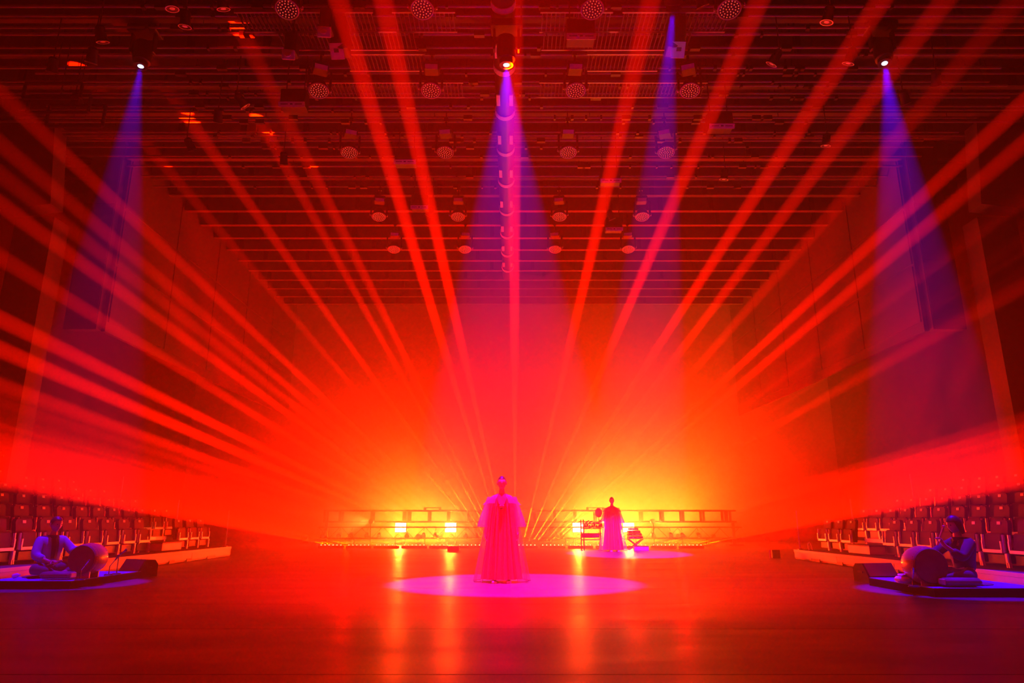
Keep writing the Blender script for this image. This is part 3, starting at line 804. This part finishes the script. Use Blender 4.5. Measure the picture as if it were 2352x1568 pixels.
def standing(name_lab, loc, rz=0, far=False):
    t = thing('person', name_lab, 'person', loc, rz)
    J = {'pelvis': ((0, 0, .95), (.13, .10)), 'waist': ((0, 0, 1.08), (.12, .09)), 'chest': ((0, 0, 1.28), (.145, .10)), 'neckb': ((0, .01, 1.43), (.065, .06)), 'neck': ((0, .0, 1.50), .05), 'headb': ((0, 0, 1.56), .05)}
    E = [('pelvis', 'waist'), ('waist', 'chest'), ('chest', 'neckb'), ('neckb', 'neck'), ('neck', 'headb')]
    for sx, p in ((-1, 'l'), (1, 'r')):
        J[p+'sh'] = ((sx*.17, .01, 1.39), .055); J[p+'el'] = ((sx*.235, .02, 1.12), .042)
        J[p+'wr'] = ((sx*.265, -.06, .84), .027)
        E += [('chest', p+'sh'), (p+'sh', p+'el'), (p+'el', p+'wr')]
        hand_j(J, E, p+'wr', p, (sx*.267, -.065, .825), (sx*.12, -.15, -1), (-sx*.9, -.2, 0), .35)
        J[p+'hip'] = ((sx*.09, 0, .88), .09); J[p+'kn_'] = ((sx*.10, -.01, .48), .06); J[p+'an'] = ((sx*.11, .02, .09), .038); J[p+'toe'] = ((sx*.125, -.15, .035), .032)
        E += [('pelvis', p+'hip'), (p+'hip', p+'kn_'), (p+'kn_', p+'an'), (p+'an', p+'toe')]
    hm = Matrix.Translation((0, -.015, 1.635))
    make_body(t, J, E, hm)
    hair_geo(hm, 'tied').build('hair', M_hair, t, True)
    # inner robe, opaque, falling to the floor
    lv = [(1.455, .075, .07, 0, .01, 0), (1.42, .15, .10, 0, .01, .0), (1.36, .215, .125, 0, .01, .01), (1.20, .215, .15, 0, 0, .03), (.95, .225, .17, 0, 0, .05), (.55, .27, .21, 0, 0, .07), (.06, .325, .27, 0, 0, .09)]
    MB().loft(loft_interp(lv, 5, 72, 13)).build('robe', M_robe, t, True)
    # neck opening panel
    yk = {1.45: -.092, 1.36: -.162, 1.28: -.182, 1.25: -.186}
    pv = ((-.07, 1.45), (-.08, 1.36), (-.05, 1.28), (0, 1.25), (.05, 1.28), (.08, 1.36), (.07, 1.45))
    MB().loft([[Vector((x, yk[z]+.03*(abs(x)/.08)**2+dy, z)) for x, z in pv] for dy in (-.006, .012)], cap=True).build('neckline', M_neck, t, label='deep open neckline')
    # pleats hanging in front
    pl = MB()
    for i, (xt, xb, wd) in enumerate(((-.09, -.20, .03), (-.04, -.09, .025), (.03, .02, .03), (.08, .13, .028), (-.13, -.17, .03), (.13, .22, .03))):
        ra = []
        for q in range(10):
            f = q/9; z = 1.24*(1-f) + .07*f; cx = xt*(1-f)+xb*f; yy = -(.158 + (.275-.158)*f**1.1)*math.sqrt(max(.05, 1-(cx/(.24+.12*f))**2)) - .012
            ww = wd*(1+.9*f)
            ra.append([Vector((cx-ww/2, yy+.02, z)), Vector((cx, yy-.02, z)), Vector((cx+ww/2, yy+.02, z)), Vector((cx, yy+.03, z))])
        MB().loft(ra, cap=True).build('pleat', M_robe, t, True)
    MB().ball((-.02, -.185, 1.235), (.026, .015, .03), 8, 6).ball((.025, -.185, 1.235), (.026, .015, .028), 8, 6).build('bow', M_robe, t, True)
    # sleeves
    for sx in (-1, 1):
        rings = []
        for z, cx, wx, wy in ((1.40, .19, .06, .075), (1.25, .235, .07, .09), (1.10, .275, .085, .11), (.94, .315, .10, .14), (.90, .318, .102, .145)):
            rings.append(robe_ring(z - .0, wx, wy, sx*cx, 0, 28, 5, .03))
        MB().loft(rings).build('sleeve', M_sheer2, t, True)
    # sheer over-robe and small pointed cape
    lv = [(1.40, .19, .13, 0, .01, .0), (1.2, .26, .19, 0, .01, .03), (.9, .30, .24, 0, .01, .05), (.5, .37, .31, 0, .01, .07), (.03, .455, .40, 0, .01, .08)]
    a0, a1 = -PI/2+.62, 1.5*PI-.62
    rg = loft_interp(lv, 5, 70, 11, .7, a0, a1)
    MB().loft(rg, closed=False).build('sheer_robe', M_sheer, t, True)
    hem = MB()
    for rr in (rg[-1],):
        hem.path(rr, .005, 4)
    hem.path([r[0] for r in rg], .004, 4).path([r[-1] for r in rg], .004, 4)
    hem.build('sheer_robe_hem', M_djacket, t)
    cape = []; ga = .42
    for z, wx, wy, pt in ((1.45, .08, .08, 0), (1.42, .16, .12, .0), (1.36, .25, .15, .02), (1.29, .285, .17, .05)):
        rr = []
        for i in range(48):
            a = -PI/2+ga+(2*PI-2*ga)*i/47; k_ = abs(math.cos(a))**8
            rr.append(Vector(((wx+pt*k_)*math.cos(a), wy*math.sin(a)+.01, z - .03*k_*(1 if pt else 0) + (.05 if abs(math.cos(a)) < .3 and pt else 0))))
        cape.append(rr)
    MB().loft(cape, closed=False).build('shoulder_cape', M_sheer2, t, True)
    for sx in (-1, 1):
        MB().box((sx*.12, -.13, .02), (.09, .25, .04), bev=.02).build('shoe', M_white, t, label='pale shoe under the hem')
    return t

p = atz(1152, 1337, 0)
standing('person in a long sheer robe standing in the magenta pool at centre stage', (p.x, p.y, 0))
p = atz(1409, 1266, 0)
standing('person in a wide draped robe standing far upstage by the percussion', (p.x, p.y-.0, 0), .1)

# drummers
def drummer(lab, loc, rz, jacket, hair, left):
    t = thing('person', lab, 'person', loc, rz)
    J = {'pelvis': ((0, .0, .13), (.10, .085)), 'waist': ((0, .0, .27), (.11, .09)), 'chest': ((0, -.02, .47), (.15, .105)), 'neckb': ((0, -.03, .62), (.06, .055)), 'neck': ((0, -.04, .68), .05), 'headb': ((0, -.05, .74), .05)}
    E = [('pelvis', 'waist'), ('waist', 'chest'), ('chest', 'neckb'), ('neckb', 'neck'), ('neck', 'headb')]
    TJ = {'pelvis': ((0, -.02, .11), (.13, .10))}; TE = []
    for sx, q in ((-1, 'l'), (1, 'r')):
        J[q+'hip'] = ((sx*.13, -.06, .12), .085); J[q+'kn_'] = ((sx*.36, -.28, .13), .062); J[q+'an'] = ((sx*.02, -.36-.05*(sx > 0), .06), .036); J[q+'toe'] = ((-sx*.11, -.38-.06*(sx > 0), .05), .03)
        E += [('pelvis', q+'hip'), (q+'hip', q+'kn_'), (q+'kn_', q+'an'), (q+'an', q+'toe')]
        TJ[q+'hip'] = ((sx*.14, -.06, .13), .11); TJ[q+'kn_'] = ((sx*.37, -.28, .135), .085); TJ[q+'an'] = ((sx*.08, -.35-.05*(sx > 0), .075), .06)
        TE += [('pelvis', q+'hip'), (q+'hip', q+'kn_'), (q+'kn_', q+'an')]
    JJ = {'pelvis': ((0, .01, .13), (.175, .145)), 'waist': ((0, .0, .30), (.165, .13)), 'chest': ((0, -.02, .47), (.18, .13)), 'nk': ((0, -.02, .60), (.085, .075))}
    JE = [('pelvis', 'waist'), ('waist', 'chest'), ('chest', 'nk')]
    if left:   # person faces -y; camera sees their right side (x<0 side) when turned to +x
        arms = {'l': ((-.19, -.02, .56), (-.27, -.10, .33), (-.16, -.34, .24), (.4, -1, .0)), 'r': ((.19, -.02, .56), (.27, -.20, .38), (.22, -.46, .45), (.0, -1, -.2))}
    else:
        arms = {'l': ((-.19, -.02, .56), (-.24, -.28, .40), (-.15, -.50, .47), (.1, -1, -.15)), 'r': ((.19, -.02, .56), (.25, -.22, .36), (.20, -.44, .54), (-.1, -.5, 1))}
    for q, (sh, el, wr, dv) in arms.items():
        J[q+'sh'] = (sh, .055); J[q+'el'] = (el, .042); J[q+'wr'] = (wr, .028)
        E += [('chest', q+'sh'), (q+'sh', q+'el'), (q+'el', q+'wr')]
        hand_j(J, E, q+'wr', q, Vector(wr) + Vector(dv).normalized()*.012, dv, (0, .3, -1) if dv[2] < .5 else (-.3, -1, 0), 1.15 if (q == 'l') == left else .5)
        JJ[q+'sh'] = (sh, .085); JJ[q+'el'] = (el, .078); m_ = Vector(el).lerp(Vector(wr), .62); JJ[q+'cu'] = (m_, .066)
        JE += [('chest', q+'sh'), (q+'sh', q+'el'), (q+'el', q+'cu')]
    yaw = Matrix.Rotation(.05, 4, 'Z') @ Matrix.Rotation(math.radians(8), 4, 'X')
    hm = Matrix.Translation((0, -.07, .825)) @ yaw
    make_body(t, J, E, hm, 1.05)
    hair_geo(hm, hair, 1.05).build('hair', M_hair, t, True)
    v_, f_ = skin_mesh(JJ, JE, 'pelvis'); MB().add(v_, f_).build('jacket', jacket, t, True)
    v_, f_ = skin_mesh(TJ, TE, 'pelvis'); MB().add(v_, f_).build('trousers', M_trous, t, True)
    sh = []
    for z, wd, yy in ((.60, .05, -.11), (.52, .06, -.155), (.40, .055, -.165), (.28, .045, -.155)):
        sh.append([Vector((-wd, yy+.02, z)), Vector((0, yy-.006, z)), Vector((wd, yy+.02, z)), Vector((0, yy+.05, z))])
    MB().loft(sh, cap=True).build('shirt_front', M_shirt, t, True, label='dark shirt between the lapels')
    MB().lathe([(.075, -.02), (.085, .03), (.07, .03)], 16, Matrix.Translation((0, -.035, .62)), False).build('collar', M_shirt, t, True)
    # sash at the back / cushion foot sock
    MB().ball((-.12, -.44, .055), (.06, .05, .04), 10, 6).build('sock', M_white, t, True, label='pale sock')
    return t

def drum(lab, c, axis, R_, L_, plat_z):
    a = Vector(axis).normalized()
    c = Vector(c) - a*L_/2
    t = thing('barrel_drum', lab, 'drum', (c[0], c[1], plat_z))
    m4 = Matrix.Translation((0, 0, c[2]-plat_z)) @ a.to_track_quat('Z', 'Y').to_matrix().to_4x4()
    n = 10; prof = []
    for i in range(n+1):
        f = i/n*2-1; prof.append((R_*(1 + .13*(1-f*f)), f*L_/2))
    sh = MB().lathe(prof, 36, m4, False).build('shell', M_drum, t, True)
    for s_ in (-1, 1):
        hd = MB().lathe([(.001, s_*(L_/2+.006)), (R_*.97, s_*(L_/2+.006)), (R_*1.02, s_*(L_/2-.01)), (R_*1.045, s_*(L_/2-.05))], 36, m4, False).build('drum_head', M_drumhead, t, True)
        st = MB()
        for q in range(36):
            an = 2*PI*q/36; st.ball(m4 @ Vector((R_*1.06*math.cos(an), R_*1.06*math.sin(an), s_*(L_/2-.045))), .006, 6, 4)
        st.build('stud', M_brass, hd, stuff=True)
        MB().lathe([(R_*1.05, s_*(L_/2-.075)), (R_*1.085, s_*(L_/2-.075)), (R_*1.085, s_*(L_/2-.09)), (R_*1.05, s_*(L_/2-.09))], 36, m4, False).build('hoop', M_black, t, True)
    gap = c[2]-plat_z-R_*1.1
    side = a.cross(Vector((0, 0, 1))).normalized()
    for s_ in (-1, 1):
        o_ = Vector((0, 0, 0)) + a*s_*L_*.33
        MB().box(o_ + Vector((0, 0, max(.012, gap/2+.02))), (R_*1.2, .03, max(.03, gap+.05)), Matrix(((side.x, a.x, 0), (side.y, a.y, 0), (0, 0, 1)))).build('cradle', M_tan, t)
    return t

def mic(lab, loc, h, reach):
    t = thing('microphone', lab, 'microphone', loc)
    MB().lathe([(.001, .02), (.06, .018), (.075, 0)], 16).build('base', M_black, t, True)
    MB().tube((0, 0, .015), (0, 0, h), .008).build('pole', M_dark, t)
    MB().tube((0, 0, h), reach, .006).build('boom', M_dark, t)
    e = Vector(reach); d = (e-Vector((0, 0, h))).normalized()
    MB().tube(e, e+d*.10, .011, 8, .016).ball(e+d*.11, .022, 8, 6).build('capsule', M_dark, t, True)
    return t

def wedge(lab, loc, rz, led):
    t = thing('monitor_speaker', lab, 'loudspeaker', loc, rz)
    W = .56; pr = [(-.19, 0), (.19, 0), (.19, .10), (.06, .30), (-.12, .30), (-.19, .22)]
    MB().loft([[Vector((-W/2, y, z)) for y, z in pr], [Vector((W/2, y, z)) for y, z in pr]], cap=True).build('cabinet', M_black, t)
    nrm = Vector((0, .2, .13)).normalized()
    rot = Euler((-math.atan2(.2, .13)+.0, 0, 0)).to_matrix()
    MB().box((0, .135, .21), (W*.92, .235, .012), Euler((-math.atan2(.20, .13), 0, 0)).to_matrix()).build('grille', M_mat if False else M_pad, t)
    for sx in (-1, 1): MB().box((sx*(W/2+.008), 0, .17), (.016, .12, .03)).build('handle', M_dark, t)
    if led: MB().ball((-.19, -.195, .05), .013, 8, 6).build('power_light', M_green, t, label='lit green power light')
    return t

# left drummer's island
PZ = .124
def riser(lab, x0, x1, y0, y1):
    t = thing('drum_riser', lab, 'platform', ((x0+x1)/2, (y0+y1)/2, 0))
    W, D = x1-x0, y1-y0
    MB().box((0, 0, .055), (W, D, .11)).build('base', M_riser, t)
    MB().box((0, 0, .115), (W-.01, D-.01, .012)).build('mat', M_mat, t)
    return t
riser('low black riser under the left drummer', -8.0, -6.68, 10.92, 12.95)
riser('low black riser under the right drummer', 5.72, 7.25, 9.8, 11.55)
MB_ = thing('floor_cloth', 'dark cloth strip on the floor right of the right drum riser', 'cloth', (7.6, 10.5, 0))
MB().box((-.1, 0, .03), (.45, 1.4, .05), bev=.01).build('cloth', M_mat, MB_)

pl = aty(104, 1326, 11.75)
drummer('person in a pale jacket sitting cross-legged behind the left barrel drum', (pl.x, 11.75, PZ), math.radians(62), M_jacket, 'short', True)
pr_ = aty(2222, 1340, 10.45)
drummer('person in a dark jacket with bobbed hair raising a stick at the right drum', (pr_.x, 10.45, PZ), math.radians(-82), M_djacket, 'bob', False)

cl_ = aty(187, 1284, 11.35)
drum('barrel drum on a cradle in front of the left drummer, dark head towards the camera', (cl_.x, 11.35, cl_.z), (.02, -1, 0), .215, .38, PZ)
cr_ = aty(2139, 1299, 10.1)
drum('barrel drum on a cradle in front of the right drummer, studded rim catching magenta light', (cr_.x, 10.1, cr_.z), (-.02, -1, 0), .235, .36, PZ)
# sticks
def world_hand(px, py, y): return aty(px, py, y)
a_ = aty(108, 1297, 11.45); b_ = aty(141, 1287, 11.4)
t = thing('drumstick', 'pale drumstick held low over the left drummer\'s lap', 'drumstick', a_)
MB().tube((0, 0, 0), b_-a_, .011, 8, .008).build('stick', M_tan, t, True); MB().ball(b_-a_, .015, 8, 6).build('tip', M_tan, t, True)
a_ = aty(2153, 1252, 10.35); b_ = aty(2167, 1209, 10.3)
t = thing('drumstick', 'thick stick held upright in the right drummer\'s raised hand', 'drumstick', a_)
MB().tube((0, 0, 0), b_-a_, .014, 8, .011).build('stick', M_tan, t, True); MB().ball(b_-a_, .02, 8, 6).build('tip', M_tan, t, True)
# low padded boxes with lit ends
for lab, px, py, y, rz, wd in (('low dark padded box on the left riser in front of the player', 133, 1327, 11.15, .05, .46), ('low dark padded box on the right riser in front of the player', 2206, 1344, 9.98, -.05, .50)):
    p = aty(px, py, y)
    t = thing('padded_box', lab, 'box', (p.x, y, PZ), rz)
    MB().box((0, 0, .065), (wd, .24, .10), bev=.035).build('body', M_pad, t, True)
    s_ = 1 if px < 1000 else -1
    MB().box((s_*(wd/2+.0), -.02, .065), (.03, .16, .08), bev=.012).build('end_cap', M_tan, t)
for i, px in enumerate((84, 98)):
    pass
t = thing('water_bottle', 'small bottle on the left riser behind the drummer', 'bottle', (aty(30, 1328, 11.3).x, 11.3, PZ))
MB().lathe([(.03, 0), (.033, .01), (.033, .07), (.014, .095), (.014, .11)], 12, Matrix.Rotation(1.35, 4, 'Y')@Matrix.Translation((-.035, 0, 0))).build('bottle', M_white, t, True)
mic('short microphone stand before the left barrel drum', (aty(184, 1326, 11.05).x, 11.05, PZ), .14, (.0, .08, .20))
mic('boom microphone behind the left drum by the monitor', (aty(268, 1313, 12.2).x, 12.2, PZ), .30, (.12, -.1, .36))
mic('low boom microphone clamped near the left monitor speaker', (aty(250, 1316, 12.0).x, 12.0, PZ), .14, (.10, -.05, .24))
mic('short microphone stand at the left edge of the right drum', (aty(2098, 1341, 9.95).x, 9.95, PZ), .10, (.06, .08, .16))
wedge('wedge monitor speaker at the far end of the left riser', (aty(316, 1318, 13.3).x, 13.3, 0), math.radians(155), False)
wedge('wedge monitor speaker with green light beyond the right riser', (aty(2013, 1331, 12.15).x, 12.15, 0), math.radians(190), True)
# folded bundle by right drum, rolled mat
t = thing('folded_cloth', 'folded pale cloth bundle left of the right drum', 'cloth', (aty(2082, 1330, 10.5).x, 10.5, PZ))
MB().box((0, 0, .05), (.28, .2, .09), bev=.03).box((.02, .02, .11), (.2, .15, .03), bev=.012).build('bundle', M_white, t, True)
# player's cushion
for lab, x, y in (('flat round cushion beneath the left drummer', pl.x, 11.76), ('flat round cushion beneath the right drummer', pr_.x, 10.46)):
    t = thing('floor_cushion', lab, 'cushion', (x, y, PZ))
    MB().lathe([(.30, 0), (.33, .008), (.30, .016)], 24).build('pad', M_pad, t, True)

# ------------------------------------------------------------------ far performer's instruments
p = atz(1360, 1264, 0)
t = thing('percussion_rack', 'tall rack hung with small percussion left of the far performer', 'instrument rack', (p.x, p.y, 0))
for xx in (-.36, -.27, .30): MB().tube((xx, 0, 0), (xx, 0, 1.02), .02).build('upright', M_dark, t)
for zz in (.35, .55, .72, .88): MB().tube((-.38, 0, zz), (.34, 0, zz), .016).build('cross_bar', M_dark, t)
MB().box((-.05, 0, .50), (.62, .3, .14), bev=.03).build('tray', M_pad, t)
for i in range(8):
    xx = -.22 + .08*i; MB().lathe([(.01, .07), (.03, .04), (.045, -.03), (.05, -.04)], 10, Matrix.Translation((xx, -.04, .80+.03*math.sin(i*2)))).build('bell', M_brass, t, True)
for i in range(4):
    MB().tube((-.2+.12*i, -.03, .9), (-.08+.12*i, -.05, 1.0-.03*i), .03, 8, .012).build('rattle', M_tan, t)
MB().box((-.36, 0, .02), (.05, .5, .03)).box((.30, 0, .02), (.05, .5, .03)).build('foot', M_dark, t)
p = atz(1379, 1264, 0)
t = thing('gong', 'oval gong on a thin stand beside the far performer\'s shoulder', 'gong', (p.x+.02, p.y+.32, 0))
MB().lathe([(.001, -.01), (.10, -.012), (.125, .02), (.11, .02)], 20, Matrix.Translation((0, 0, 1.25)) @ Matrix.Rotation(PI/2, 4, 'X') @ Matrix.Scale(1.3, 4, (0, 1, 0)), False).build('disc', M_brass, t, True)
MB().tube((0, .03, 0), (0, .03, 1.12), .012).build('pole', M_dark, t)
MB().lathe([(.001, .02), (.15, .015), (.16, 0)], 16).build('base', M_dark, t)
p = atz(1460, 1263, 0)
t = thing('equipment_rack', 'low stack of equipment cases right of the far performer', 'equipment', (p.x, p.y, 0))
for k, (wd, zz, hh) in enumerate(((.50, .42, .10), (.46, .52, .09), (.40, .61, .09), (.30, .70, .07))):
    u_ = MB().box((-.02*k, 0, zz), (wd, .4, hh-.01), bev=.012).build('case', M_pad, t)
    MB().box((-.02*k-wd*.2, -.205, zz), (.04, .01, .03)).box((-.02*k+wd*.15, -.205, zz), (.12, .01, .02)).build('control_panel', M_plate, u_)
for a, b_ in ((-.25, .25), (.25, -.25)):
    for yy in (-.15, .15): MB().tube((a, yy, 0), (b_, yy, .37), .018).build('leg', M_dark, t)
for px, wd, nm in ((1010+28, .5, 'left'), (1480, .6, 'right')):
    p = atz(px, 1266, 0)
    t = thing('cable_case', f'flat pale case on the floor before the beam bars, {nm}', 'case', (p.x, p.y+.6, 0))
    MB().box((0, 0, .07), (wd*.8, .3, .13), bev=.015).build('box', M_pale, t); MB().box((0, 0, .145), (wd*.82, .32, .02)).build('lid', M_dark, t)

# ------------------------------------------------------------------ added red fill from the front, from unseen lamps over the camera
for i, (sx, tgx, ty, cone, pw, nm) in enumerate(((-4.5, -7.5, 15, 60, P_BANK_FILL, 'left'), (0, .3, 13.5, 48, P_FRONT_FILL, 'middle'), (4.5, 7.3, 15, 60, P_BANK_FILL, 'right'))):
    p = Vector((sx, 1.0, 9.6)); tgt = Vector((tgx, ty, .3))
    t = thing('added_front_fill', f'added red front fill lamp, unseen above the auditorium, {nm} of three', 'stage light', p)
    m4 = (tgt-p).to_track_quat('Z', 'Y').to_matrix().to_4x4()
    MB().lathe([(.06, -.3), (.12, -.25), (.13, -.02), (.15, 0)], 16, m4).build('can', M_black, t, True)
    MB().tube((0, 0, .12), (0, 0, 3.39), .02).build('drop_rod', M_dark, t)
    lamp('SPOT', p + (tgt-p).normalized()*.08, tgt, RED, pw, t, cone, .9, .08)
